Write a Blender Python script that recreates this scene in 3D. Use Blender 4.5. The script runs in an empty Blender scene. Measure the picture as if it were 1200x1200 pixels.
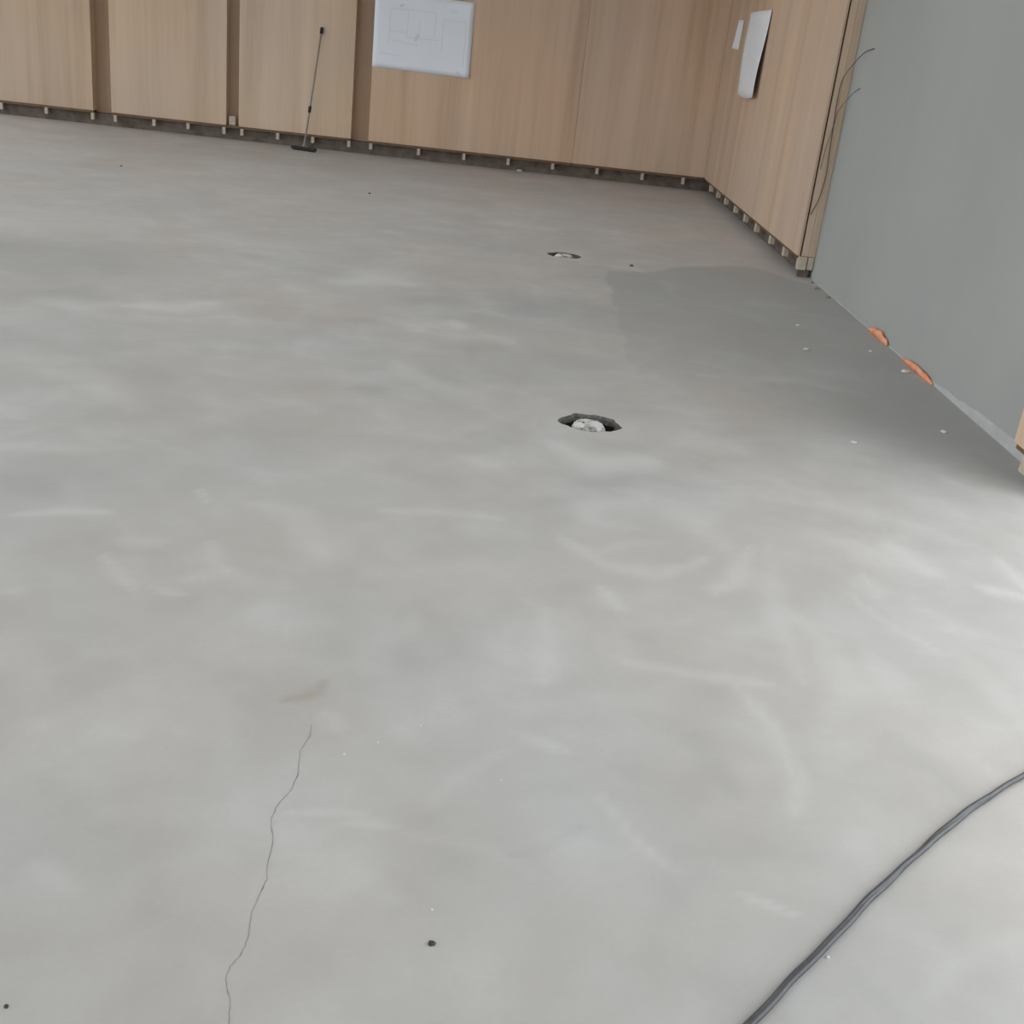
import bpy, bmesh, math, random
import numpy as np
from mathutils import Vector, Matrix

random.seed(7)
rng = np.random.RandomState(11)
SC = bpy.context.scene
COL = SC.collection

# ------------------------------------------------------------------ camera
PITCH, ROLL, YAW, FPX = 0.38949157, 0.11145909, 0.01609959, 1333.2
cam_d = bpy.data.cameras.new('camera')
cam = bpy.data.objects.new('camera', cam_d); COL.objects.link(cam)
cam_d.sensor_width = 36.0; cam_d.lens = 36.0 * FPX / 1200.0
cam_d.clip_start = 0.05; cam_d.clip_end = 200
_fw = Vector((math.sin(YAW) * math.cos(PITCH), math.cos(YAW) * math.cos(PITCH), -math.sin(PITCH)))
_rt = Vector((math.cos(YAW), -math.sin(YAW), 0)); _up = _rt.cross(_fw)
c_, s_ = math.cos(ROLL), math.sin(ROLL)
rt, up = _rt * c_ + _up * s_, _up * c_ - _rt * s_
M = Matrix((rt, up, -_fw)).transposed().to_4x4(); M.translation = Vector((0, 0, 1.5))
cam.matrix_world = M
SC.camera = cam

# ------------------------------------------------------------------ daylight: overcast sky through the windows
world = bpy.data.worlds.new('overcast_sky'); SC.world = world; world.use_nodes = True
wn = world.node_tree; wn.nodes.clear()
wo = wn.nodes.new('ShaderNodeOutputWorld'); wb = wn.nodes.new('ShaderNodeBackground')
wt = wn.nodes.new('ShaderNodeTexCoord'); ws = wn.nodes.new('ShaderNodeSeparateXYZ'); wr = wn.nodes.new('ShaderNodeValToRGB')
wr.color_ramp.elements[0].position = 0.47; wr.color_ramp.elements[0].color = (0.30, 0.29, 0.27, 1)   # open ground
wr.color_ramp.elements[1].position = 0.53; wr.color_ramp.elements[1].color = (0.90, 0.93, 0.97, 1)   # horizon
e = wr.color_ramp.elements.new(1.0); e.color = (0.96, 0.975, 1.0, 1)                                  # zenith
wm = wn.nodes.new('ShaderNodeMapRange'); wm.inputs[1].default_value = -1; wm.inputs[2].default_value = 1
wn.links.new(wt.outputs['Generated'], ws.inputs[0]); wn.links.new(ws.outputs['Z'], wm.inputs[0])
wn.links.new(wm.outputs[0], wr.inputs[0]); wn.links.new(wr.outputs[0], wb.inputs[0]); wn.links.new(wb.outputs[0], wo.inputs[0])
wb.inputs[1].default_value = 3.0

SC.view_settings.view_transform = 'Standard'; SC.view_settings.look = 'None'
SC.view_settings.gamma = 1.0; SC.view_settings.use_curve_mapping = False
SC.view_settings.exposure = 0.56

# ------------------------------------------------------------------ room dimensions (metres, camera above the origin)
D = 14.983        # front of the timber panels on the back wall
RW = 2.189        # face of the timber panels on the right wall
RG = 2.331        # face of the grey wall
ZB = 0.172        # lower edge of the panels
H = 4.2           # ceiling
XL = -9.0         # left wall
YF = -5.0         # wall behind the camera
PIER0, PIER1 = 4.36, 4.70     # timber pier beside the opening in the right wall
OPEN0 = 0.2                   # opening in the right wall runs OPEN0..PIER0

# openings: (x0,x1,z0,z1) in the wall behind the camera, (y0,y1,z0,z1) in the side walls
WF = [(-8.4, -5.2, 0.5, 3.9), (-4.6, -1.4, 0.5, 3.9), (-0.8, 2.1, 0.5, 3.9)]
WL = [(-4.4, -1.0, 0.4, 3.9), (-0.4, 3.0, 0.4, 3.9), (3.6, 7.0, 0.4, 3.9), (7.6, 11.0, 0.4, 3.9), (11.6, 14.4, 0.4, 3.9)]
WC = [(-8.0, 0.0, 1.8, 2.6), (-7.0, 1.6, 6.6, 7.4), (-4.5, 1.8, 10.8, 11.6)]   # unseen roof lights, added to brighten the back (x0,x1,y0,y1)

def portal(name, loc, direction, sx, sy):
    ld = bpy.data.lights.new(name, 'AREA'); ld.shape = 'RECTANGLE'; ld.size = sx; ld.size_y = sy
    ld.cycles.is_portal = True
    o = bpy.data.objects.new(name, ld); COL.objects.link(o); o.location = loc
    o.rotation_euler = Vector(direction).to_track_quat('-Z', 'Y').to_euler()
for a, b, z0, z1 in WF: portal('daylight_portal', ((a + b) / 2, YF - .16, (z0 + z1) / 2), (0, 1, 0), b - a, z1 - z0)
for a, b, z0, z1 in WL: portal('daylight_portal', (XL - .16, (a + b) / 2, (z0 + z1) / 2), (1, 0, 0), b - a, z1 - z0)
portal('daylight_portal', (RG + .36, (OPEN0 + PIER0) / 2, 1.4), (-1, 0, 0), PIER0 - OPEN0, 2.7)
for a, b, y0, y1 in WC: portal('daylight_portal', ((a + b) / 2, (y0 + y1) / 2, H + .32), (0, 0, -1), b - a, y1 - y0)

# ------------------------------------------------------------------ helpers
def link(o, parent=None):
    COL.objects.link(o)
    if parent is not None: o.parent = parent
    return o

def tag(o, label=None, cat=None, group=None, kind=None):
    if label: o['label'] = label
    if cat: o['category'] = cat
    if group: o['group'] = group
    if kind: o['kind'] = kind
    return o

def empty(name, loc=(0, 0, 0), rz=0.0):
    o = bpy.data.objects.new(name, None); o.location = loc; o.rotation_euler.z = rz
    o.empty_display_size = .1
    return link(o)

def obj(name, bm, mat, parent=None, smooth=False, loc=None):
    me = bpy.data.meshes.new(name)
    bmesh.ops.recalc_face_normals(bm, faces=bm.faces[:])
    bm.to_mesh(me); bm.free()
    if smooth:
        for p in me.polygons: p.use_smooth = True
    if mat: me.materials.append(mat)
    o = bpy.data.objects.new(name, me)
    if loc: o.location = loc
    return link(o, parent)

def mesh_obj(name, verts, faces, mat, parent=None, smooth=False, loc=None):
    bm = bmesh.new(); vs = [bm.verts.new(v) for v in verts]
    for f in faces: bm.faces.new([vs[i] for i in f])
    return obj(name, bm, mat, parent, smooth, loc)

def add_box(bm, x0, x1, y0, y1, z0, z1, bev=0.0):
    vs = [bm.verts.new(p) for p in ((x0, y0, z0), (x1, y0, z0), (x1, y1, z0), (x0, y1, z0), (x0, y0, z1), (x1, y0, z1), (x1, y1, z1), (x0, y1, z1))]
    fs = [bm.faces.new([vs[i] for i in q]) for q in ((0, 3, 2, 1), (4, 5, 6, 7), (0, 1, 5, 4), (1, 2, 6, 5), (2, 3, 7, 6), (3, 0, 4, 7))]
    if bev > 0:
        es = list({e for f in fs for e in f.edges})
        bmesh.ops.bevel(bm, geom=es, offset=bev, segments=1, affect='EDGES', profile=.5)

def box(name, x0, x1, y0, y1, z0, z1, mat, parent=None, bev=0.0):
    bm = bmesh.new(); cx, cy, cz = (x0 + x1) / 2, (y0 + y1) / 2, z0
    add_box(bm, x0 - cx, x1 - cx, y0 - cy, y1 - cy, 0, z1 - z0, bev)
    return obj(name, bm, mat, parent, loc=(cx, cy, cz))

def tube_bm(bm, pts, rad, n=8, cap=True):
    pts = [Vector(p) for p in pts]; rings = []
    prev = None
    for i, p in enumerate(pts):
        t = (pts[min(i + 1, len(pts) - 1)] - pts[max(i - 1, 0)]).normalized()
        if prev is None:
            ref = Vector((0, 0, 1)) if abs(t.z) < .9 else Vector((1, 0, 0))
            u = t.cross(ref).normalized()
        else:
            u = (prev - t * prev.dot(t)).normalized()
        prev = u; v = t.cross(u)
        r = rad[i] if hasattr(rad, '__len__') else rad
        rings.append([bm.verts.new(p + (u * math.cos(2 * math.pi * k / n) + v * math.sin(2 * math.pi * k / n)) * r) for k in range(n)])
    for a, b in zip(rings, rings[1:]):
        for k in range(n): bm.faces.new((a[k], a[(k + 1) % n], b[(k + 1) % n], b[k]))
    if cap:
        bm.faces.new(rings[0][::-1]); bm.faces.new(rings[-1])

def tube(name, pts, rad, mat, parent=None, n=8):
    bm = bmesh.new(); tube_bm(bm, pts, rad, n)
    return obj(name, bm, mat, parent, smooth=True)

def catmull(pts, per=8):
    P = [Vector(p) for p in pts]; P = [2 * P[0] - P[1]] + P + [2 * P[-1] - P[-2]]; out = []
    for i in range(1, len(P) - 2):
        for k in range(per):
            t = k / per
            out.append(.5 * ((2 * P[i]) + (P[i + 1] - P[i - 1]) * t + (2 * P[i - 1] - 5 * P[i] + 4 * P[i + 1] - P[i + 2]) * t * t + (3 * P[i] - P[i - 1] - 3 * P[i + 1] + P[i + 2]) * t ** 3))
    out.append(P[-2]); return out

# ------------------------------------------------------------------ materials
class Mat:
    def __init__(s, name, rough=.6, spec=.3):
        s.m = bpy.data.materials.new(name); s.m.use_nodes = True; s.n = s.m.node_tree.nodes; s.l = s.m.node_tree.links
        s.b = s.n['Principled BSDF']; s.b.inputs['Roughness'].default_value = rough; s.b.inputs['Specular IOR Level'].default_value = spec
    def node(s, t, **kw):
        n = s.n.new(t)
        for k, v in kw.items(): setattr(n, k, v)
        return n
    def coord(s, scale=(1, 1, 1), kind='Object'):
        tc = s.node('ShaderNodeTexCoord'); mp = s.node('ShaderNodeMapping'); mp.inputs['Scale'].default_value = scale
        s.l.new(tc.outputs[kind], mp.inputs[0]); return mp.outputs[0]
    def world(s, scale=(1, 1, 1)):
        g = s.node('ShaderNodeNewGeometry'); mp = s.node('ShaderNodeMapping'); mp.inputs['Scale'].default_value = scale
        s.l.new(g.outputs['Position'], mp.inputs[0]); return mp.outputs[0]
    def noise(s, vec, scale, detail=4, rough=.55, dist=0.0):
        n = s.node('ShaderNodeTexNoise'); n.inputs['Scale'].default_value = scale; n.inputs['Detail'].default_value = detail
        n.inputs['Roughness'].default_value = rough; n.inputs['Distortion'].default_value = dist
        s.l.new(vec, n.inputs['Vector']); return n.outputs[0]
    def ramp(s, fac, stops):
        r = s.node('ShaderNodeValToRGB'); els = r.color_ramp.elements
        while len(els) < len(stops): els.new(.5)
        for e, (p, c) in zip(els, stops): e.position = p; e.color = (*c, 1) if len(c) == 3 else c
        s.l.new(fac, r.inputs[0]); return r.outputs[0]
    def math(s, op, a, b):
        n = s.node('ShaderNodeMath', operation=op)
        for i, x in enumerate((a, b)):
            if isinstance(x, (int, float)): n.inputs[i].default_value = x
            else: s.l.new(x, n.inputs[i])
        return n.outputs[0]
    def mix(s, a, b, fac, blend='MIX'):
        n = s.node('ShaderNodeMix', data_type='RGBA', blend_type=blend)
        for i, x in ((0, fac), (6, a), (7, b)):
            if isinstance(x, (int, float)): n.inputs[i].default_value = x
            elif isinstance(x, tuple): n.inputs[i].default_value = (*x, 1)
            else: s.l.new(x, n.inputs[i])
        return n.outputs[2]
    def bump(s, h, strength=.3, dist=.002):
        b = s.node('ShaderNodeBump'); b.inputs['Strength'].default_value = strength; b.inputs['Distance'].default_value = dist
        s.l.new(h, b.inputs['Height']); s.l.new(b.outputs[0], s.b.inputs['Normal'])
    def color(s, c):
        if isinstance(c, tuple): s.b.inputs['Base Color'].default_value = (*c, 1)
        else: s.l.new(c, s.b.inputs['Base Color'])
        return s

def plain(name, col, rough=.6, spec=.3, var=.08, scale=40):
    m = Mat(name, rough, spec); v = m.coord()
    m.color(m.ramp(m.noise(v, scale), [(.3, tuple(x * (1 - var) for x in col)), (.7, tuple(min(1, x * (1 + var)) for x in col))]))
    return m.m

# light veneer: vertical grain and broad bands, tint taken from the object's own colour
def wood_mat(name, base, seed=0.0):
    m = Mat(name, .55, .3)
    v = m.world((1, 1, .035)); off = m.node('ShaderNodeVectorMath', operation='ADD'); m.l.new(v, off.inputs[0]); off.inputs[1].default_value = (seed, seed * 1.7, 0)
    v = off.outputs[0]
    broad = m.noise(v, 3.2, 3, .55); mid = m.noise(v, 13.0, 4, .6); fine = m.noise(v, 90.0, 3, .6)
    a = m.math('ADD', m.math('MULTIPLY', broad, .62), m.math('MULTIPLY', mid, .27)); a = m.math('ADD', a, m.math('MULTIPLY', fine, .12))
    lo = tuple(x * y for x, y in zip(base, (.84, .80, .75))); hi = tuple(x * y for x, y in zip(base, (1.12, 1.14, 1.15)))
    col = m.ramp(a, [(.36, lo), (.50, base), (.66, hi)])
    big = m.noise(m.world((.5, .5, .5)), 1.3, 2)
    col = m.mix(col, m.ramp(big, [(.35, (.96, .98, 1.02)), (.65, (1.03, 1.0, .95))]), 1.0, 'MULTIPLY')
    oi = m.node('ShaderNodeObjectInfo')
    col = m.mix(col, oi.outputs['Color'], 1.0, 'MULTIPLY')
    m.color(col); m.bump(fine, .15, .001)
    return m.m
WOOD = wood_mat('ash_veneer', (.575, .438, .335))
WOOD_SIDE = wood_mat('ash_veneer_side', (.575, .438, .335), 4.3)
RAW = plain('raw_batten_wood', (.52, .45, .36), .7, .2, .14, 30)
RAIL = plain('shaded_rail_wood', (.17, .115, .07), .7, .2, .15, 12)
SEAM = plain('dark_joint', (.05, .035, .025), .8, .1)
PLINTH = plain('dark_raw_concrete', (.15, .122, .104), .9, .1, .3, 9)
PAPER = plain('drawing_paper', (.80, .85, .94), .75, .2, .015, 3)
PAPER2 = plain('thin_paper', (.80, .82, .87), .75, .2, .015, 3)
INK = plain('faint_print', (.66, .70, .79), .8, .1, .03)
WHITE = plain('white_paint', (.78, .78, .76), .7, .2, .02, 5)
FRAME = plain('window_frame_grey', (.35, .36, .37), .4, .4, .03)
BLACK = plain('black_rubber', (.018, .016, .016), .5, .3, .1)
STEEL = plain('dull_metal', (.27, .235, .21), .45, .4, .08)
PVC = plain('grey_pvc', (.50, .50, .49), .5, .3, .08)
CABLE_M = plain('dark_grey_cable', (.070, .073, .078), .42, .5, .2, 25)
WIRE_M = plain('grey_wire', (.10, .095, .085), .5, .4, .1)
STONE = plain('dark_grit', (.075, .07, .065), .9, .1, .2, 200)
CRUMB = plain('white_plaster', (.66, .65, .63), .9, .1, .06, 60)
FOAM = plain('white_edge_foam', (.47, .475, .475), .8, .1, .08, 14)
CRACK_M = plain('crack_dirt', (.27, .265, .255), .9, .1, .2, 60)

def orange_mat():
    m = Mat('orange_tape', .6, .3); n = m.noise(m.coord(), 12, 4)
    m.color(m.ramp(n, [(.35, (.86, .25, .10)), (.52, (.84, .38, .22)), (.68, (.66, .46, .36))])); return m.m
ORANGE = orange_mat()

def plaster_cap():
    m = Mat('dusty_plaster', .9, .1); v = m.coord()
    n1 = m.noise(v, 22, 5, .65); n2 = m.noise(v, 60, 3)
    sx = m.node('ShaderNodeSeparateXYZ'); m.l.new(v, sx.inputs[0])
    edge = m.math('ADD', m.math('MULTIPLY', sx.outputs['Y'], 5.0), m.math('MULTIPLY', m.math('SUBTRACT', n1, .5), 1.1))   # mud smeared on one side
    mr = m.node('ShaderNodeMapRange'); m.l.new(edge, mr.inputs[0]); mr.inputs[1].default_value = -.42; mr.inputs[2].default_value = -.24
    m.color(m.mix((.17, .165, .155), m.ramp(n1, [(.36, (.30, .295, .285)), (.43, (.56, .55, .53)), (.6, (.68, .67, .65))]), mr.outputs[0])); m.bump(n2, .6, .004); return m.m
CAP = plaster_cap()
RUB = plain('grey_screed_rubble', (.26, .255, .245), .95, .05, .2, 40)

def grey_wall():
    m = Mat('grey_plaster', .75, .2)
    v = m.world(); a = m.noise(v, .9, 3, .5); b = m.noise(m.world((1, 1, .25)), 3.0, 3)
    s = m.math('ADD', m.math('MULTIPLY', a, .6), m.math('MULTIPLY', b, .4))
    m.color(m.ramp(s, [(.35, (.355, .366, .355)), (.65, (.392, .397, .384))])); m.bump(m.noise(v, 60, 3), .1, .001); return m.m
GREY = grey_wall()

def glass_mat():
    m = bpy.data.materials.new('window_glass'); m.use_nodes = True; n = m.node_tree.nodes; l = m.node_tree.links; n.clear()
    o = n.new('ShaderNodeOutputMaterial'); mx = n.new('ShaderNodeMixShader'); t = n.new('ShaderNodeBsdfTransparent'); g = n.new('ShaderNodeBsdfGlossy')
    t.inputs[0].default_value = (.95, .96, .955, 1); g.inputs['Roughness'].default_value = .02; mx.inputs[0].default_value = .06
    l.new(t.outputs[0], mx.inputs[1]); l.new(g.outputs[0], mx.inputs[2]); l.new(mx.outputs[0], o.inputs[0]); return m
GLASS = glass_mat()

def concrete():
    m = Mat('screed_concrete', .62, .25)
    v = m.world()
    at = m.node('ShaderNodeAttribute'); at.attribute_name = 'stain'
    # blotches of dried slurry and trowel sweeps
    w1 = m.noise(v, 1.1, 3, .5, .6); w2 = m.noise(v, 3.0, 2.5, .45, .5); w3 = m.noise(v, 9, 3, .5, .2); w4 = m.noise(v, 70, 3)
    s = m.math('ADD', m.math('MULTIPLY', w1, .30), m.math('MULTIPLY', w2, .42))
    s = m.math('ADD', s, m.math('MULTIPLY', w3, .18)); s = m.math('ADD', s, m.math('MULTIPLY', w4, .10))
    base = m.ramp(s, [(.36, (.428, .411, .396)), (.47, (.462, .448, .434)), (.54, (.484, .473, .461)), (.64, (.53, .522, .514))])
    tint = m.noise(v, .7, 2); base = m.mix(base, m.ramp(tint, [(.38, (1.025, .995, .975)), (.62, (.985, 1.0, 1.015))]), 1.0, 'MULTIPLY')
    sep = m.node('ShaderNodeSeparateColor'); m.l.new(at.outputs['Color'], sep.inputs[0])
    # R: white slurry film, G: darker denser screed, B: tan scuff
    brk = m.ramp(m.noise(v, 26, 3, .6), [(.3, (.75,) * 3), (.6, (1.0,) * 3)])
    rfac = m.math('MULTIPLY', sep.outputs[0], brk)
    c = m.mix(base, (.72, .71, .70), rfac)
    c = m.mix(c, (.29, .298, .298), sep.outputs[1])
    c = m.mix(c, (.33, .26, .20), sep.outputs[2])
    m.color(c)
    rr = m.math('ADD', m.math('MULTIPLY', w2, .25), .45); m.l.new(rr, m.b.inputs['Roughness'])
    m.bump(m.math('ADD', m.math('MULTIPLY', w3, 1.0), m.math('MULTIPLY', w4, .25)), .12, .003)
    return m.m
CONCRETE = concrete()
HOLE_M = plain('broken_screed_edge', (.15, .142, .13), .95, .05, .35, 45)
PIT_M = plain('dark_pit_shade', (.03, .028, .025), .95, .05, .3, 40)  # shade deep in the holes put into the colour; knob and collar share it

# ------------------------------------------------------------------ floor: one slab mesh with two broken-out drain holes
STROKES = [
([(-2.039,5.978),(-1.805,6.032),(-1.701,6.24)],0.094,0.8),
([(-3.57,7.846),(-3.26,8.249),(-2.823,8.409)],0.428,0.35),
([(-3.23,7.076),(-2.877,6.99),(-2.473,6.884)],0.609,-0.7),
([(-2.839,6.191),(-2.378,6.09)],0.326,-0.45),
([(-2.335,8.227),(-1.694,8.093)],0.206,0.35),
([(-1.938,7.86),(-1.198,7.654)],0.104,0.4),
([(-1.133,7.098),(-0.923,7.329),(-0.7,7.311)],0.188,0.75),
([(-1.014,7.575),(-1.198,7.654)],0.077,0.3),
([(-1.405,6.865),(-1.274,6.755)],0.076,0.5),
([(-0.714,6.335),(-0.511,6.097)],0.06,0.45),
([(-0.358,6.421),(-0.308,6.274)],0.063,0.7),
([(-0.173,6.173),(-0.004,6.053)],0.079,0.6),
([(-0.574,5.403),(-0.38,5.128)],0.073,0.5),
([(-0.38,5.128),(-0.132,4.984),(-0.005,4.684)],0.093,0.4),
([(0.232,4.443),(0.382,4.232),(0.596,4.349)],0.09,0.8),
([(0.345,4.153),(0.45,4.224)],0.074,0.5),
([(-0.138,4.168),(-0.019,4.108)],0.081,0.5),
([(-0.374,3.549),(-0.174,3.589),(0.031,3.592)],0.029,0.55),
([(0.229,3.476),(0.369,3.295),(0.53,3.265),(0.716,3.428)],0.036,0.55),
([(0.327,3.65),(0.364,3.82),(0.557,3.891),(0.759,3.752)],0.078,0.45),
([(0.484,3.983),(0.676,3.825),(0.791,3.551)],0.093,0.4),
([(0.347,3.118),(0.399,2.988)],0.032,0.6),
([(0.357,3.643),(0.474,3.614)],0.069,0.35),
([(0.177,2.938),(0.176,2.533)],0.036,0.45),
([(0.289,2.084),(0.363,1.936),(0.434,1.849)],0.012,0.5),
([(0.565,1.803),(0.661,1.757)],0.011,0.6),
([(0.115,2.287),(0.176,2.256),(0.24,2.232)],0.019,0.5),
([(0.384,2.685),(0.566,2.654),(0.77,2.642)],0.026,0.5),
([(0.66,2.673),(0.744,2.44),(0.765,2.212),(0.724,2.08)],0.023,0.5),
([(-1.468,3.21),(-1.359,3.268),(-1.21,3.302)],0.027,0.7),
([(-1.115,3.105),(-0.991,3.118)],0.048,0.5),
([(-1.127,2.996),(-0.976,2.806)],0.025,0.6),
([(-0.855,3.16),(-0.816,3.044),(-0.747,2.972)],0.023,0.5),
([(-0.807,3.489),(-0.672,3.451),(-0.518,3.15)],0.063,0.45),
([(-0.921,2.819),(-0.832,2.797)],0.018,0.6),
([(-1.94,4.159),(-1.806,4.075)],0.065,0.5),
([(-1.955,4.687),(-1.752,4.633),(-1.47,4.329)],0.097,0.35),
([(-1.01,3.571),(-0.939,3.451)],0.014,0.6),
([(-1.757,3.745),(-1.668,3.82)],0.05,0.5),
([(-1.297,2.704),(-1.245,2.743)],0.028,0.45),
([(-1.64,3.481),(-1.447,3.42)],0.09,-0.35),
([(-1.091,2.533),(-0.96,2.472)],0.091,-0.25),
([(-0.787,1.695),(-0.697,1.627)],0.027,0.45),
([(-0.357,1.913),(-0.198,1.936)],0.011,0.5),
([(-0.246,1.903),(-0.141,1.903)],0.008,0.5),
([(-0.077,1.964),(-0.031,2.077),(0.077,2.21)],0.021,0.25),
([(-0.351,2.292),(-0.3,2.229)],0.027,0.4),
([(-0.832,2.121),(-0.735,2.115)],0.044,0.35),
([(-1.135,3.239),(-0.949,2.76)],0.025,0.2),
([(1.402,3.746),(1.479,3.502)],0.069,0.7),
([(1.628,3.433),(1.753,3.386)],0.039,0.9),
([(1.784,3.696),(1.781,3.456)],0.032,0.6),
([(0.882,3.575),(0.778,3.281),(0.702,3.172)],0.036,0.5),
([(1.225,3.421),(1.24,3.267)],0.046,0.5),
([(1.229,4.064),(1.498,3.969),(1.726,3.792)],0.065,0.4),
([(1.091,2.904),(1.149,2.682)],0.037,0.3),
([(0.944,3.59),(0.874,3.068),(0.868,2.67)],0.034,0.35),
([(0.685,3.198),(0.74,3.211)],0.038,0.6),
([(-0.025,6.835),(0.292,7.168),(0.617,7.13)],0.308,-0.6),
([(-1.779,7.687),(-1.152,7.374)],0.189,-0.4),
([(-0.653,6.882),(-0.234,6.851)],0.174,-0.4),
([(-0.178,5.828),(0.272,5.842)],0.199,-0.35),
([(-0.704,4.904),(-0.555,4.934)],0.051,-0.5),
([(-2.371,6.455),(-1.687,6.459)],0.203,-0.3),
([(-0.578,7.185),(-1.096,7.036)],0.097,-0.3),
([(0.989,5.793),(1.509,5.916),(1.837,5.767)],0.052,0.4),
([(1.244,5.981),(1.422,5.49)],0.121,-0.25),
([(0.765,4.618),(0.988,4.635)],0.113,0.35),
([(0.914,4.154),(0.717,4.189)],0.09,0.3),
([(2.062,8.62),(2.288,7.72)],0.115,-0.3),
([(1.621,7.931),(1.924,7.945)],0.089,0.35),
([(1.184,7.79),(1.507,7.599),(1.62,7.274)],0.072,0.3),
([(-0.27,10.332),(0.188,10.361)],0.237,0.35),
([(-0.671,9.637),(-0.107,9.948)],0.14,0.3),
([(-1.349,10.418),(-0.797,11.179)],0.226,0.25),
([(-3.505,12.358),(-2.776,12.716)],0.369,0.2),
([(-4.207,11.116),(-3.872,11.323)],0.246,-0.3),
([(-1.424,10.96),(-0.695,12.082)],0.52,-0.3),
([(1.707,5.112),(1.805,4.899)],0.106,-0.3),
([(2.298,6.315),(2.345,6.158)],0.031,0.8),
([(1.386,4.764),(1.545,4.647)],0.104,0.3),
([(1.385,2.966),(1.43,2.567)],0.035,0.3),
([(1.039,2.456),(1.155,2.229)],0.036,-0.25),
([(0.531,2.363),(0.6,2.136)],0.036,-0.3),
([(0.18,5.032),(0.027,4.844),(-0.109,4.553)],0.083,0.3),
([(0.477,4.117),(0.178,3.767)],0.083,-0.3),
([(0.579,4.147),(0.871,4.096)],0.052,-0.3),
]

TAN = [(-0.459, 2.328), (-0.418, 2.344), (-0.386, 2.373), (-0.378, 2.431)]
xs = np.concatenate([np.linspace(XL - .2, -7.0, 9)[:-1], np.arange(-7.0, 2.361, .024), [2.55, 2.8]])
ys = [YF - .2, -3, -1, 0, .6, 1.0]; y = 1.1
while y < D + .06: ys.append(y); y += max(.012, .0085 * y)
ys += [D + .5]; ys = np.array(ys)
NX, NY = len(xs), len(ys)
X, Y = np.meshgrid(xs, ys)                       # row j, column i
def lf(X, Y, k, seed):                           # smooth pseudo noise for ragged stain outlines
    r = np.random.RandomState(seed); o = np.zeros_like(X)
    for _ in range(7):
        a = r.rand() * 6.28; f = k * (.6 + 1.4 * r.rand()); o += np.sin((X * math.cos(a) + Y * math.sin(a)) * f + r.rand() * 6.28)
    return o / 7
R = np.zeros_like(X); G = np.zeros_like(X); B = np.zeros_like(X)
def stroke(pts, wid, wob=.35):
    px = [p[0] for p in pts]; py = [p[1] for p in pts]; mg = wid * 3.2
    j = np.where((ys > min(py) - mg) & (ys < max(py) + mg))[0]; i = np.where((xs > min(px) - mg) & (xs < max(px) + mg))[0]
    if not len(j) or not len(i): return None
    sl = (slice(j[0], j[-1] + 1), slice(i[0], i[-1] + 1)); x = X[sl]; yy = Y[sl]
    x = x + lf(x, yy, 2.2 / wid, 3) * wid * wob; yy = yy + lf(x, yy, 2.2 / wid, 5) * wid * wob
    d = np.full(x.shape, 1e9)
    L = len(pts) - 1
    for k, (a, b) in enumerate(zip(pts, pts[1:])):
        dx, dy = b[0] - a[0], b[1] - a[1]; t = np.clip(((x - a[0]) * dx + (yy - a[1]) * dy) / (dx * dx + dy * dy + 1e-9), 0, 1)
        tt = (k + t) / L; taper = .45 + .55 * np.sin(np.clip(tt, 0, 1) * math.pi) ** .6
        d = np.minimum(d, np.hypot(x - a[0] - t * dx, yy - a[1] - t * dy) / taper)
    return sl, np.exp(-(d / wid) ** 2 * 1.1)
LIGHT_K, DARK_K = .50, .66
for pts, wid, s in STROKES:
    r = stroke(pts, max(wid * 1.25, .016), .35 if wid > .03 else .15)
    if r is None: continue
    sl, v = r
    if s > 0: R[sl] = np.maximum(R[sl], v * s * LIGHT_K)
    else: G[sl] = np.maximum(G[sl], -v * s * DARK_K)
# faint random trowel arcs over the whole slab
for _ in range(430):
    cx = rng.uniform(-6.8, 2.3); cy = 1.2 + 13.5 * rng.rand() ** 1.5; r0 = rng.uniform(.15, .6); a0 = rng.uniform(0, 6.28); da = rng.uniform(.4, 1.3)
    pts = [(cx + r0 * math.cos(a0 + da * k / 4), cy + r0 * math.sin(a0 + da * k / 4)) for k in range(5)]
    r = stroke(pts, rng.uniform(.015, .07))
    if r is None: continue
    sl, v = r
    if rng.rand() < .68: R[sl] = np.maximum(R[sl], v * rng.uniform(.04, .17))
    else: G[sl] = np.maximum(G[sl], v * rng.uniform(.04, .14))
# later, darker pour along the right wall with a crisp corner
def smooth(a, e0, e1): t = np.clip((a - e0) / (e1 - e0), 0, 1); return t * t * (3 - 2 * t)
edge_x = .628 + .010 * np.sin(Y * 9) ; edge_y = 8.55 + .85 * smooth(X, .62, 1.75) - .5 * smooth(X, 1.9, 2.35) + .03 * np.sin(X * 11)
pour = smooth(X, edge_x - .006, edge_x + .008) * (1 - smooth(Y, edge_y - .03, edge_y + .05)) * smooth(Y + .5 * lf(X, Y, 2.5, 9), 4.9, 7.6)
wall_dark = smooth(X + .25 * lf(X, Y, 3, 2), 1.1, 2.0) * (1 - smooth(Y, edge_y - .03, edge_y + .05)) * smooth(Y + .25 * lf(X, Y, 4, 4), 4.35, 5.1)  # darker zone beside the right wall, fading out near the pier
G = np.maximum(G, np.maximum(pour * .46, wall_dark * .50) * (1 - .5 * R))
r = stroke(TAN, .022, .2); B[r[0]] = np.maximum(B[r[0]], r[1] * .5)
# white ring of dust around the drains
HOLES = [(.372, 4.775, .138, 3), (.328, 9.06, .138, 8)]
for hx, hy, hr, _ in HOLES:
    dd = np.hypot(X - hx, Y - hy); R = np.maximum(R, np.exp(-((dd - hr * 1.15) / .06) ** 2) * .16)

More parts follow.
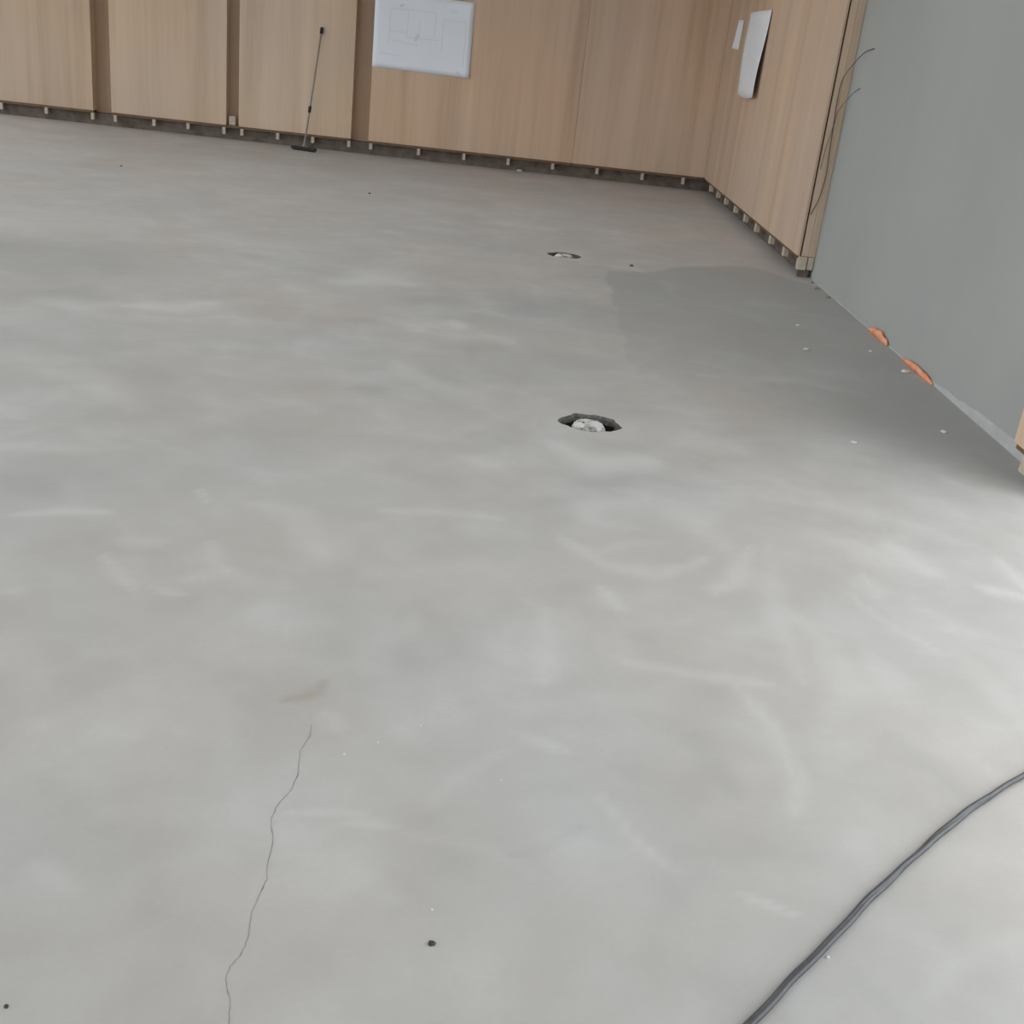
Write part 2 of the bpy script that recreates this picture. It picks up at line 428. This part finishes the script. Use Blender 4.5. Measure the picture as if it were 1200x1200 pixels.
verts = np.stack([X.ravel(), Y.ravel(), np.zeros(NX * NY)], 1).tolist()
cols = np.stack([R.ravel(), G.ravel(), B.ravel(), np.ones(NX * NY)], 1).tolist()
skip = np.zeros((NY, NX), bool)
faces = []; fmat = []
extra = []
for hx, hy, hr, seed in HOLES:
    i0 = np.searchsorted(xs, hx - hr * 1.35); i1 = np.searchsorted(xs, hx + hr * 1.35)
    j0 = np.searchsorted(ys, hy - hr * 1.35); j1 = np.searchsorted(ys, hy + hr * 1.35)
    skip[j0:j1, i0:i1] = True
    loop = [(j0, i) for i in range(i0, i1)] + [(j, i1) for j in range(j0, j1)] + [(j1, i) for i in range(i1, i0, -1)] + [(j, i0) for j in range(j1, j0, -1)]
    hrng = random.Random(seed); ph = [hrng.uniform(0, 6.28) for _ in range(6)]
    def rad(a):
        r = 1 + .045 * math.sin(2 * a + ph[0]) + .035 * math.sin(5 * a + ph[1]) + .03 * math.sin(9 * a + ph[2]) + .018 * math.sin(17 * a + ph[3])
        r += .07 * math.exp(-((a + .25) / .22) ** 2) - .10 * math.exp(-((a - 2.55) / .3) ** 2) + .05 * math.exp(-((abs(a) - 3.1) / .2) ** 2)
        return hr * r * .93
    rings = []
    for lv, (sc, z) in enumerate([(1.0, 0.0), (.985, -.012), (1.0, -.035), (1.05, -.11)]):
        ring = []
        for (j, i) in loop:
            a = math.atan2(ys[j] - hy, xs[i] - hx); rr = rad(a) * sc * (1 + (hrng.uniform(-.025, .025) if lv else hrng.uniform(-.012, .012)))
            ring.append(len(verts)); verts.append([hx + rr * math.cos(a), hy + rr * math.sin(a), z]); cols.append([.10, 0, 0, 1])
        rings.append(ring)
    outer = [j * NX + i for j, i in loop]; n = len(loop)
    for k in range(n):
        k2 = (k + 1) % n
        faces.append((outer[k], outer[k2], rings[0][k2], rings[0][k])); fmat.append(0)
        for lv in range(3):
            faces.append((rings[lv][k], rings[lv][k2], rings[lv + 1][k2], rings[lv + 1][k])); fmat.append(1 if lv < 2 else 2)
    c = len(verts); verts.append([hx, hy, -.115]); cols.append([0, 0, 0, 1])
    for k in range(n): faces.append((rings[3][k], rings[3][(k + 1) % n], c)); fmat.append(2)
for j in range(NY - 1):
    for i in range(NX - 1):
        if not skip[j, i]:
            a = j * NX + i; faces.append((a, a + 1, a + NX + 1, a + NX)); fmat.append(0)
me = bpy.data.meshes.new('floor'); me.from_pydata(verts, [], faces); me.update()
for mt in (CONCRETE, HOLE_M, PIT_M): me.materials.append(mt)
me.polygons.foreach_set('material_index', fmat)
ca = me.color_attributes.new('stain', 'FLOAT_COLOR', 'POINT'); ca.data.foreach_set('color', np.array(cols, dtype=np.float32).ravel())
floor = link(bpy.data.objects.new('floor', me)); tag(floor, 'smooth grey concrete screed floor with pale trowel marks', kind='structure')

# hairline crack: a thin dirty groove
CRACK = [(-0.37, 2.2339), (-0.3641, 2.1928), (-0.375, 2.1298), (-0.3631, 2.0514), (-0.3653, 1.99), (-0.3839, 1.9343), (-0.3856, 1.8863), (-0.3663, 1.8145), (-0.3639, 1.7591), (-0.3549, 1.7119), (-0.358, 1.6763), (-0.363, 1.6238), (-0.3545, 1.5567), (-0.356, 1.5198), (-0.3673, 1.4887), (-0.3704, 1.4671), (-0.3601, 1.4384), (-0.3478, 1.4126), (-0.3395, 1.3695), (-0.3371, 1.3442), (-.345, 1.25)]
pts = []
for a, b in zip(CRACK, CRACK[1:]):
    for k in range(4):
        t = k / 4; pts.append((a[0] + (b[0] - a[0]) * t + random.uniform(-.0015, .0015), a[1] + (b[1] - a[1]) * t))
pts.append(CRACK[-1]); bm = bmesh.new(); prev = None
for k, p in enumerate(pts):
    w = .0004 + .0004 * abs(math.sin(k * .37)) + (.0007 if k % 13 == 0 else 0)
    cur = (bm.verts.new((p[0] - w, p[1], .0004)), bm.verts.new((p[0] + w, p[1], .0004)))
    if prev: bm.faces.new((prev[0], prev[1], cur[1], cur[0]))
    prev = cur
tag(obj('crack', bm, CRACK_M, floor), 'hairline crack in the concrete')

# ------------------------------------------------------------------ walls
BACK = D + .20
wall_back = box('wall_back', XL, RG + .3, BACK, BACK + .25, 0, H, PLINTH); tag(wall_back, 'wall of pale timber panels hung above a dark recessed base', kind='structure')
def child_box(name, x0, x1, y0, y1, z0, z1, mat, parent, bev=.0015, tint=None):
    bm = bmesh.new(); p = parent.location; cx, cy = (x0 + x1) / 2, (y0 + y1) / 2
    add_box(bm, x0 - cx, x1 - cx, y0 - cy, y1 - cy, 0, z1 - z0, bev)
    o = obj(name, bm, mat, parent, loc=(cx - p.x, cy - p.y, z0 - p.z))
    if tint: o.color = (*tint, 1)
    return o
PT = H
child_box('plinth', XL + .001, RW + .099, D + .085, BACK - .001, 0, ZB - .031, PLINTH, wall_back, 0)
panels = [(-8.9, -5.545, (.86, .84, .80)), (-5.315, -3.873, (.96, .96, .95)), (-3.717, -2.301, (1.04, 1.06, 1.05)), (-2.079, .4985, (1.02, .98, .95)), (.5015, RW + .0, (1.03, 1.0, .98))]
for x0, x1, t in panels:
    child_box('panel', x0, x1, D, D + .02, ZB, PT, WOOD, wall_back, .0012, t)
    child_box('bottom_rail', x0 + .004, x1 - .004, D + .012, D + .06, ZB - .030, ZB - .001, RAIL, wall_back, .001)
# box sides and recess boards between the panels
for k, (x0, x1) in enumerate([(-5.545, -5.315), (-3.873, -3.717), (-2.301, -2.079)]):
    child_box('recess_board', x0 - .02, x1 + .02, D + .165, D + .185, ZB - .028, PT, WOOD, wall_back, .001, (.70, .64, .58))  # darker tint puts the recess shade into the board colour
    child_box('side_board', x0 - .019, x0 - .001, D + .021, D + .164, ZB, PT, WOOD, wall_back, .001, (.95, .94, .92))
    child_box('side_board', x1 + .001, x1 + .019, D + .021, D + .164, ZB, PT, WOOD, wall_back, .001, (.95, .94, .92))
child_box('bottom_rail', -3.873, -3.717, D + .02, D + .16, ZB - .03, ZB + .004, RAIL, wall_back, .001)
child_box('block', -3.846, -3.766, D + .03, D + .085, ZB + .005, ZB + .112, RAW, wall_back, .003)
for x in (-8.0, -7.35, -6.71, -6.143, -5.560, -5.275, -4.787, -4.357, -3.904, -3.678, -3.225, -2.782, -2.325, -2.047, -1.44, -.864, -.30, .265, .831, 1.409, 1.931):
    w = .019; z0 = .066 + random.uniform(-.006, .006)
    child_box('batten', x - w, x + w, D + .008, D + .05, z0, ZB - .0305, RAW, wall_back, .002)

# right wall: timber clad far part, grey plaster, timber pier, opening
wall_right = box('wall_right', RG, RG + .3, PIER0, BACK, 0, H, GREY); tag(wall_right, 'smooth grey plastered wall on the right', kind='structure')
PFAR = D - .002
cl = RW + .02
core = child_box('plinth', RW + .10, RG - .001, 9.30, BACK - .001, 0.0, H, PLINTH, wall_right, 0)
child_box('panel', RW, RW + .018, 9.245, PFAR, ZB - .006, PT, WOOD_SIDE, wall_right, .0012, (.98, .96, .95))
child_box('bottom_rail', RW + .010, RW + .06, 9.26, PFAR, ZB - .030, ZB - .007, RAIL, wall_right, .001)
child_box('dark_joint', RW + .004, RW + .03, 9.262, 9.285, ZB - .02, PT, SEAM, wall_right, 0)
child_box('end_board', RW + .031, RW + .083, 9.247, 9.267, ZB - .006, PT, WOOD_SIDE, wall_right, .0012, (1.06, 1.03, 1.0))
child_box('end_board', RW + .0845, RG - .002, 9.247, 9.267, ZB - .006, PT, WOOD_SIDE, wall_right, .0012, (1.02, 1.02, .97))
child_box('joint_strip', RW + .0182, RW + .0305, 9.268, 9.28, ZB - .004, PT, SEAM, wall_right, 0)
child_box('block', RW + .012, RW + .082, 9.235, 9.30, .058, ZB - .009, RAW, wall_right, .003)
child_box('block', RW + .090, RG - .004, 9.240, 9.30, .062, ZB - .009, RAW, wall_right, .003)
child_box('packer', RW + .03, RG - .03, 9.25, 9.30, .0, .057, PLINTH, wall_right, .002)
for y in (14.45, 13.82, 13.2, 12.5, 11.85, 11.2, 10.45, 9.82):
    child_box('batten', RW + .006, RW + .05, y - .035, y + .035, .072 + random.uniform(-.006, .006), ZB - .0305, RAW, wall_right, .002)
# near pier
child_box('panel', RW, RW + .018, PIER0, PIER1, ZB - .030, PT, WOOD_SIDE, wall_right, .0012, (1.05, 1.02, 1.0))
child_box('side_board', RW + .019, RG - .001, PIER1 - .02, PIER1 - .001, ZB - .03, PT, WOOD_SIDE, wall_right, .001, (1.0, .98, .95))
child_box('side_board', RW + .019, RG - .001, PIER0 + .001, PIER0 + .02, ZB - .03, PT, WOOD_SIDE, wall_right, .001, (1.0, .98, .95))
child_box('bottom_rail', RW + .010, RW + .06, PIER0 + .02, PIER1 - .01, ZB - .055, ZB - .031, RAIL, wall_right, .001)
child_box('batten', RW + .004, RW + .05, 4.53, 4.60, .045, ZB - .056, RAW, wall_right, .002)
# lintel, far side of the opening, and its glazed doors
child_box('lintel', RG + .001, RG + .3, OPEN0, PIER0 - .001, 2.75, H, GREY, wall_right, 0)
child_box('return_wall', RG + .001, RG + .3, YF, OPEN0 - .001, 0, H, GREY, wall_right, 0)
dr = empty('door_1', (RG + .3, OPEN0, 0)); tag(dr, 'glazed double door in the right wall', kind='structure')
L = PIER0 - OPEN0
for k in range(5):
    y = k * (L - .06) / 4; child_box('frame', RG + .24, RG + .30, OPEN0 + y, OPEN0 + y + .06, .06, 2.69, FRAME, dr)
child_box('frame', RG + .24, RG + .30, OPEN0, PIER0, 2.69, 2.749, FRAME, dr); child_box('sill', RG + .2, RG + .30, OPEN0, PIER0, 0.001, .059, FRAME, dr)
child_box('pane', RG + .265, RG + .275, OPEN0 + .03, PIER0 - .03, .05, 2.70, GLASS, dr, 0)

def wall_with_openings(name, horizontal, lo, hi, p0, p1, wins, label):
    """a wall slab cut into piers, sills and lintels around its openings, one mesh"""
    bm = bmesh.new()
    def add(a, b, z0, z1):
        if horizontal: add_box(bm, a, b, p0, p1, z0, z1)
        else: add_box(bm, p0, p1, a, b, z0, z1)
    cur = lo
    for a, b, z0, z1 in wins:
        add(cur, a, 0, H); add(a, b, 0, z0); add(a, b, z1, H); cur = b
    add(cur, hi, 0, H)
    o = obj(name, bm, WHITE); tag(o, label, kind='structure')
    return o
wall_with_openings('wall_front', True, XL, RG + .3, YF - .3, YF, WF, 'white wall with large windows behind the viewer')
wall_with_openings('wall_left', False, YF, BACK, XL - .3, XL, WL, 'white wall with a row of windows on the left')
nwin = 0
for horizontal, wins in ((True, WF), (False, WL)):
    for a, b, z0, z1 in wins:
        nwin += 1
        w = empty('window_%d' % nwin, ((a + b) / 2, YF - .1, z0) if horizontal else (XL - .1, (a + b) / 2, z0)); tag(w, 'tall grey framed window', kind='structure')
        def piece(nm, u0, u1, q0, q1, d0, d1, mat):
            if horizontal: child_box(nm, u0, u1, YF - d1, YF - d0, q0, q1, mat, w, 0)
            else: child_box(nm, XL - d1, XL - d0, u0, u1, q0, q1, mat, w, 0)
        for u in (a, (a + b) / 2 - .03, b - .06): piece('frame', u, u + .06, z0, z1, .08, .14, FRAME)
        piece('frame', a + .06, b - .06, z1 - .06, z1, .08, .14, FRAME); piece('sill', a, b, z0, z0 + .05, .0, .2, FRAME)
        piece('pane', a + .05, b - .05, z0 + .045, z1 - .05, .105, .115, GLASS)
bm = bmesh.new(); cur = YF - .3
for a, b, y0, y1 in WC:
    add_box(bm, XL - .3, RG + .6, cur, y0, H, H + .3); add_box(bm, XL - .3, a, y0, y1, H, H + .3); add_box(bm, b, RG + .6, y0, y1, H, H + .3); cur = y1
add_box(bm, XL - .3, RG + .6, cur, BACK + .25, H, H + .3)
ceil = obj('ceiling', bm, WHITE)
for a, b, y0, y1 in WC:
    nwin += 1; w = empty('window_%d' % nwin, ((a + b) / 2, (y0 + y1) / 2, H + .24)); tag(w, 'long unseen roof light added in the ceiling for more daylight', kind='structure')
    for k in range(7):
        u = a + (b - a - .06) * k / 6; child_box('frame', u, u + .06, y0, y1, H + .22, H + .29, FRAME, w, 0)
    child_box('pane', a, b, y0, y1, H + .25, H + .26, GLASS, w, 0)
tag(ceil, 'plain white ceiling', kind='structure')

# ------------------------------------------------------------------ drawings on the walls
# wide plan sheet on the back wall
bm = bmesh.new(); nx, nz = 20, 14
x0, x1, zb0, zt = -2.081, -.882, 1.050, 1.897
g = []
for j in range(nz + 1):
    row = []
    for i in range(nx + 1):
        u, v = i / nx, j / nz
        x = x0 + (x1 - x0) * u; z = (zb0 - .014 * u) + (zt - .008 * u - (zb0 - .014 * u)) * v
        y = D - .004 - .006 * abs(math.sin(u * 5 + v * 2)) - .022 * max(0, u - .85) / .15 * (1 - v) ** 2
        row.append(bm.verts.new((x, y, z)))
    g.append(row)
for j in range(nz):
    for i in range(nx): bm.faces.new((g[j][i], g[j][i + 1], g[j + 1][i + 1], g[j + 1][i]))
def sheet(name, bm, mat, thick=.001):
    o = obj(name, bm, mat, smooth=True)
    md = o.modifiers.new('thickness', 'SOLIDIFY'); md.thickness = thick; md.offset = 0
    return o
plan = sheet('plan_sheet', bm, PAPER); tag(plan, 'wide white plan drawing taped flat on the timber back wall', 'drawing')
bm = bmesh.new()
def ink(u0, v0, u1, v1, w=.006):
    a = Vector((x0 + (x1 - x0) * u0, 0, zb0 + (zt - zb0) * v0)); b = Vector((x0 + (x1 - x0) * u1, 0, zb0 + (zt - zb0) * v1))
    d = (b - a).normalized(); n = Vector((-d.z, 0, d.x)) * w / 2; ps = []
    N = 8; prev = None
    for k in range(N + 1):
        p = a + (b - a) * k / N; u = (p.x - x0) / (x1 - x0); v = (p.z - zb0) / (zt - zb0)
        y = D - .0052 - .006 * abs(math.sin(u * 5 + v * 2)) - .022 * max(0, u - .85) / .15 * (1 - v) ** 2 - .0006
        cur = (bm.verts.new((p.x + n.x, y, p.z + n.z)), bm.verts.new((p.x - n.x, y, p.z - n.z)))
        if prev: bm.faces.new((prev[0], prev[1], cur[1], cur[0]))
        prev = cur
for a in [(.16, .32, .16, .80), (.16, .80, .62, .80), (.34, .44, .34, .78), (.34, .44, .66, .44), (.16, .50, .34, .50), (.62, .50, .62, .80), (.70, .30, .70, .72), (.70, .72, .93, .72), (.93, .12, .93, .72), (.20, .38, .46, .34), (.46, .50, .46, .66), (.76, .86, .86, .86), (.76, .83, .84, .83), (.08, .20, .30, .18)]: ink(*a)
ink(.425, .40, .455, .50, .03); ink(.86, .05, .92, .02, .02); ink(.25, .84, .29, .86, .03)
o = obj('print', bm, INK, plan); o['label'] = 'faint grey plan lines'

# tall looking sheet on the right wall, far edge flat, near edge lifting
bm = bmesh.new(); nx, nz = 18, 12; g = []
ya, yb = 13.50, 12.22
for j in range(nz + 1):
    row = []
    for i in range(nx + 1):
        u, v = i / nx, j / nz
        yy = ya + (yb - ya) * u; z = (1.222 + .015 * u) + v * (.838 - .02 * u)
        lift = .045 * max(0, (u - .25) / .75) ** 1.6 * (1 - .92 * v ** 1.4) + .012 * math.sin(u * 4 + v * 3) ** 2
        row.append(bm.verts.new((RW - .004 - lift, yy + .02 * lift, z - .02 * (1 - v) * math.sin(u * 3.1))))
    g.append(row)
for j in range(nz):
    for i in range(nx): bm.faces.new((g[j][i], g[j][i + 1], g[j + 1][i + 1], g[j + 1][i]))
tag(sheet('paper_sheet', bm, PAPER2), 'large blank white sheet curling off the right timber wall at its lower edge', 'paper')
# small curled sheet beside it
bm = bmesh.new(); g = []
for j in range(9):
    row = []
    for i in range(9):
        u, v = i / 8, j / 8
        yy = 14.12 - .20 * u - .06 * v; z = 1.69 + .31 * v - .01 * u
        lift = .006 + .045 * (1 - .45 * v) * (1 - u) ** 1.3
        row.append(bm.verts.new((RW - lift, yy, z)))
    g.append(row)
for j in range(8):
    for i in range(8): bm.faces.new((g[j][i], g[j][i + 1], g[j + 1][i + 1], g[j + 1][i]))
tag(sheet('paper_note', bm, PAPER2), 'small curled white note on the right timber wall, left of the large sheet', 'paper')

# ------------------------------------------------------------------ floor squeegee leaning on the panel
sq = empty('floor_squeegee', (-2.815, 14.61, 0)); tag(sq, 'long handled black floor squeegee leaning against the pale back wall panel', 'squeegee')
def rel(p, o=sq): return (p[0] - o.location.x, p[1] - o.location.y, p[2] - o.location.z)
foot = Vector((-2.815, 14.62, .045)); mid = Vector((-2.783, 14.745, .48)); top = Vector((-2.708, 14.966, 1.43))
d1 = (top - foot).normalized()
tube('handle', [rel(foot + d1 * .05), rel(foot.lerp(top, .30)), rel(foot.lerp(top, .62)), rel(foot.lerp(top, .95))], .0105, STEEL, sq, 10)
tube('collar', [rel(foot.lerp(top, .29)), rel(foot.lerp(top, .30)), rel(foot.lerp(top, .335)), rel(foot.lerp(top, .345))], [.014, .019, .019, .014], BLACK, sq, 10)
tube('grip', [rel(foot.lerp(top, .945)), rel(foot.lerp(top, .955)), rel(foot.lerp(top, .99)), rel(top)], [.014, .019, .021, .012], BLACK, sq, 10)
bm = bmesh.new(); add_box(bm, -.17, .17, -.02, .02, .016, .050, .004)
hd = obj('head', bm, BLACK, sq); hd.rotation_euler.z = -.32
bm = bmesh.new(); add_box(bm, -.160, .160, -.005, .003, 0.0, .018, .001)
bl = obj('blade', bm, BLACK, sq); bl.rotation_euler.z = -.32
tube('socket', [(0, 0, .044), (0, .01, .062), rel(foot + d1 * .12)], [.020, .015, .0125], STEEL, sq, 10)
bm = bmesh.new()
for s in (-1, 1): tube_bm(bm, [(s * .05, 0, .048), (s * .02, .006, .07), (0, .018, .095)], .004, 6)
br = obj('brace', bm, STEEL, sq); br.rotation_euler.z = -.32

# ------------------------------------------------------------------ drains
def drain(hx, hy, seed, label, s=1.0):
    e = empty('drain_pipe', (hx, hy, -.114)); tag(e, label, 'drain', 'drain pipes in broken out holes')
    r = .068 * s; n = 28; rr = random.Random(seed)
    bm = bmesh.new(); rings = []
    for rad_, z in ((r + .006, 0), (r + .006, .098), (r, .100), (r - .004, .094), (r - .004, .05)):
        rings.append([bm.verts.new((rad_ * math.cos(6.2832 * k / n), rad_ * math.sin(6.2832 * k / n), z)) for k in range(n)])
    for a, b in zip(rings, rings[1:]):
        for k in range(n): bm.faces.new((a[k], a[(k + 1) % n], b[(k + 1) % n], b[k]))
    obj('pipe', bm, PVC, e, True)
    bm = bmesh.new(); rings = []
    prof = [(1.0, .088), (1.04, .100), (.99, .112), (.86, .118), (.5, .121), (.22, .119)]
    for q_, z in prof:
        rings.append([bm.verts.new((r * q_ * math.cos(6.2832 * k / n) * (1 + rr.uniform(-.02, .02)), r * q_ * math.sin(6.2832 * k / n) * (1 + rr.uniform(-.02, .02)), z + rr.uniform(-.003, .003))) for k in range(n)])
    for a, b in zip(rings, rings[1:]):
        for k in range(n): bm.faces.new((a[k], a[(k + 1) % n], b[(k + 1) % n], b[k]))
    c = bm.verts.new((0, 0, .118))
    for k in range(n): bm.faces.new((rings[-1][k], rings[-1][(k + 1) % n], c))
    obj('plug', bm, CAP, e, True)['label'] = 'white dusty plug'
    bm = bmesh.new(); bmesh.ops.create_uvsphere(bm, u_segments=8, v_segments=5, radius=.007)
    o = obj('knob', bm, PIT_M, e, True, loc=(-.026 * s, -.004, .119)); o.scale = (1, 1, .6)
    # crumbs of screed fallen at the front of the plug
    bm = bmesh.new()
    for k in range(20):
        a = rr.uniform(-2.7, -.5); q_ = rr.uniform(.085, .100) ; sz = rr.uniform(.006, .014)
        bmesh.ops.create_icosphere(bm, subdivisions=1, radius=sz, matrix=Matrix.Translation((q_ * math.cos(a), q_ * math.sin(a), .068 + rr.uniform(0, .03))) @ Matrix.Diagonal((1.2, .9, .8, 1)))
    tag(obj('screed_rubble', bm, HOLE_M, e), kind='stuff')
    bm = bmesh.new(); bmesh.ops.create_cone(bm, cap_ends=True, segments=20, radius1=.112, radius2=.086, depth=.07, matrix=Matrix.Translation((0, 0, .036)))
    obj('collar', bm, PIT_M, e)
drain(.368, 4.752, 2, 'white plugged drain pipe in the larger nearer broken hole in the floor')
drain(.326, 9.05, 5, 'white plugged drain pipe in the farther hole, towards the back wall', 1.0)

# ------------------------------------------------------------------ cable on the floor: two conductors laid together
CABLE = [(.16, 1.09), (.29, 1.23), (0.405, 1.345), (0.466, 1.405), (0.524, 1.470), (0.630, 1.596), (0.725, 1.704), (0.809, 1.805), (0.912, 1.918), (1.015, 2.029), (1.125, 2.141), (1.227, 2.233), (1.334, 2.324), (1.489, 2.443), (1.67, 2.552), (1.95, 2.66)]
cb = empty('floor_cable', (CABLE[0][0], CABLE[0][1], 0)); tag(cb, 'dark grey twin cable lying across the floor at the lower right', 'cable')
path = catmull([(p[0], p[1], 0) for p in CABLE], 14); Ls = [0.0]
for a, b in zip(path, path[1:]): Ls.append(Ls[-1] + (b - a).length)
for s in (0, 1):
    pp = []
    for k, p in enumerate(path):
        t = (path[min(k + 1, len(path) - 1)] - path[max(k - 1, 0)]).normalized(); n = Vector((-t.y, t.x, 0))
        ph = Ls[k] * 4.5 + math.sin(Ls[k] * 5) * .9 + s * math.pi
        q_ = p + n * (.0024 * math.cos(ph)) + Vector((0, 0, .0082 + .0014 * math.sin(ph)))
        q_ = q_ + n * .0008 * math.sin(Ls[k] * 40)
        pp.append(q_ - cb.location)
    tube('strand', pp, .0062, CABLE_M, cb, 10)

# ------------------------------------------------------------------ loose wires at the end of the timber wall
WA = [(2.3265, 8.772, 1.722), (2.315, 8.95, 1.695), (2.285, 9.10, 1.606), (2.256, 9.21, 1.490), (2.255, 9.235, 1.333), (2.262, 9.235, 1.18), (2.275, 9.235, .951), (2.284, 9.237, .792), (2.266, 9.238, .62), (2.225, 9.243, .493)]
WB = [(2.3265, 8.93, 1.452), (2.318, 9.03, 1.420), (2.292, 9.12, 1.350), (2.272, 9.20, 1.274), (2.264, 9.228, 1.18), (2.240, 9.236, .99), (2.232, 9.240, .84)]
lw = empty('loose_wires', (2.26, 9.24, .49)); tag(lw, 'two thin grey wires looping out of the grey wall over the timber edge', 'wire')
for w_, r_ in ((WA, .0036), (WB, .0024)): tube('wire', [Vector(p) - lw.location for p in catmull(w_, 6)], r_, WIRE_M, lw, 6)

# ------------------------------------------------------------------ base of the grey wall
prof = [(9.18, .002), (8.4, .0025), (7.6, .003), (7.0, .005), (6.4, .008), (6.12, .015), (5.95, .028), (5.73, .032), (5.66, .040), (5.55, .044), (5.45, .054), (5.19, .058), (5.0, .062), (4.85, .068), (4.712, .070)]
bm = bmesh.new(); rows = []
for k, (y, h) in enumerate(prof):
    t = .004; w = .002 * math.sin(y * 7)
    rows.append([bm.verts.new(p) for p in ((RG - t - w * .5 - .001, y, 0), (RG - t - w * .2, y, h), (RG - .001, y, h + .002), (RG - .001, y, 0))])
for a, b in zip(rows, rows[1:]):
    for k in range(4): bm.faces.new((a[k], a[(k + 1) % 4], b[(k + 1) % 4], b[k]))
bm.faces.new(rows[0]); bm.faces.new(rows[-1][::-1])
tag(obj('edge_strip', bm, FOAM), 'whitish foam edge strip standing along the foot of the grey wall', 'strip')
def tape(y0, y1, h, label, seed):
    rr = random.Random(seed); bm = bmesh.new(); rows = []; N = 10
    for k in range(N + 1):
        y = y0 + (y1 - y0) * k / N; e = math.sin(math.pi * min(1, max(0, k / N)) ) ** .5 if 0 < k < N else .25
        hh = h * e * (1 + rr.uniform(-.15, .15)); b = .018 + rr.uniform(-.004, .004)
        rows.append([bm.verts.new(p) for p in ((RG - b - .008 * e, y, .0005), (RG - b - .006, y, hh * .6 + .004), (RG - b + .004, y, hh + .006), (RG - b + .007, y, hh + .002), (RG - .009, y, .0005))])
    for a, c in zip(rows, rows[1:]):
        for k in range(5): bm.faces.new((a[k], a[(k + 1) % 5], c[(k + 1) % 5], c[k]))
    bm.faces.new(rows[0]); bm.faces.new(rows[-1][::-1])
    tag(obj('orange_tape', bm, ORANGE, None, True), label, 'tape', 'orange tape scraps along the grey wall')
tape(7.42, 7.00, .046, 'bright orange scrap at the foot of the grey wall, the farther one', 1)
tape(6.66, 6.12, .030, 'longer paler orange scrap at the foot of the grey wall, nearer one', 2)

# ------------------------------------------------------------------ specks and crumbs on the floor
def crumb(name, x, y, r, mat, label, cat, group, flat=.6, z=0.0, sub=2):
    bm = bmesh.new(); bmesh.ops.create_icosphere(bm, subdivisions=sub, radius=r)
    rr = random.Random(int(x * 1000 + y * 77))
    for v in bm.verts: v.co *= 1 + rr.uniform(-.22, .22); v.co.z = max(v.co.z * flat, -r * flat * .5)
    lo = min(v.co.z for v in bm.verts)
    for v in bm.verts: v.co.z -= lo
    o = obj(name, bm, mat, None, True, loc=(x, y, z)); tag(o, label, cat, group)
for x, y, r, lb in [(-.031, 1.588, .0065, 'small dark pebble on the near floor, left of the cable'), (.851, 8.892, .015, 'small dark stone near the far drain, to its right'),
                    (-1.541, 11.386, .012, 'tiny dark stone on the far floor below the plan drawing'), (-3.962, 11.391, .011, 'tiny dark stone on the far left floor before the panels'),
                    (-.693, 1.36, .004, 'tiny dark pebble in the lower left corner')]:
    crumb('pebble', x, y, r, STONE, lb, 'stone', 'dark pebbles on the floor')
for x, y, r, lb in [(1.737, 6.659, .020, 'white plaster crumb on the dark screed, nearer of two by the orange scraps'), (1.824, 7.322, .014, 'white plaster crumb on the dark screed, farther of two by the orange scraps'),
                    (1.571, 4.894, .014, 'white plaster crumb near the timber pier, left of the foam strip'), (-.039, 1.674, .0028, 'tiny white crumb just beyond the dark near pebble'),
                    (.700, 1.653, .0042, 'white crumb lying right beside the dark cable'), (-.21, 2.19, .0035, 'tiny white crumb by the crack, middle one of three'),
                    (-.278, 2.134, .0035, 'tiny white crumb by the crack, leftmost of three'), (-.121, 2.276, .0035, 'tiny white crumb by the crack, rightmost of three'),
                    (.075, 2.095, .0028, 'tiny pale crumb on the near floor between crack and cable'), (2.245, 6.36, .024, 'flat white plaster chip under the nearer orange scrap'),
                    (2.16, 6.80, .012, 'small pale chip between the two orange scraps'), (2.09, 5.22, .016, 'pale chip beside the white foam strip')]:
    crumb('plaster_crumb', x, y, r, CRUMB, lb, 'crumb', 'white plaster crumbs on the floor', .45)
for x, y, r, lb in [(2.285, 9.02, .026, 'grey rubble bit at the grey wall foot, nearest the timber end'), (2.275, 8.78, .028, 'grey rubble bit at the grey wall foot, second from the timber end'), (2.285, 8.45, .024, 'grey rubble bit at the grey wall foot, third from the timber end')]:
    crumb('rubble_bit', x, y, r * .7, RUB, lb, 'rubble', 'rubble bits at the grey wall foot', .5)
crumb('plaster_lump', -.145, D - .02, .036, FOAM, 'pale plaster lump lying under the back wall panel', 'lump', None, .6)
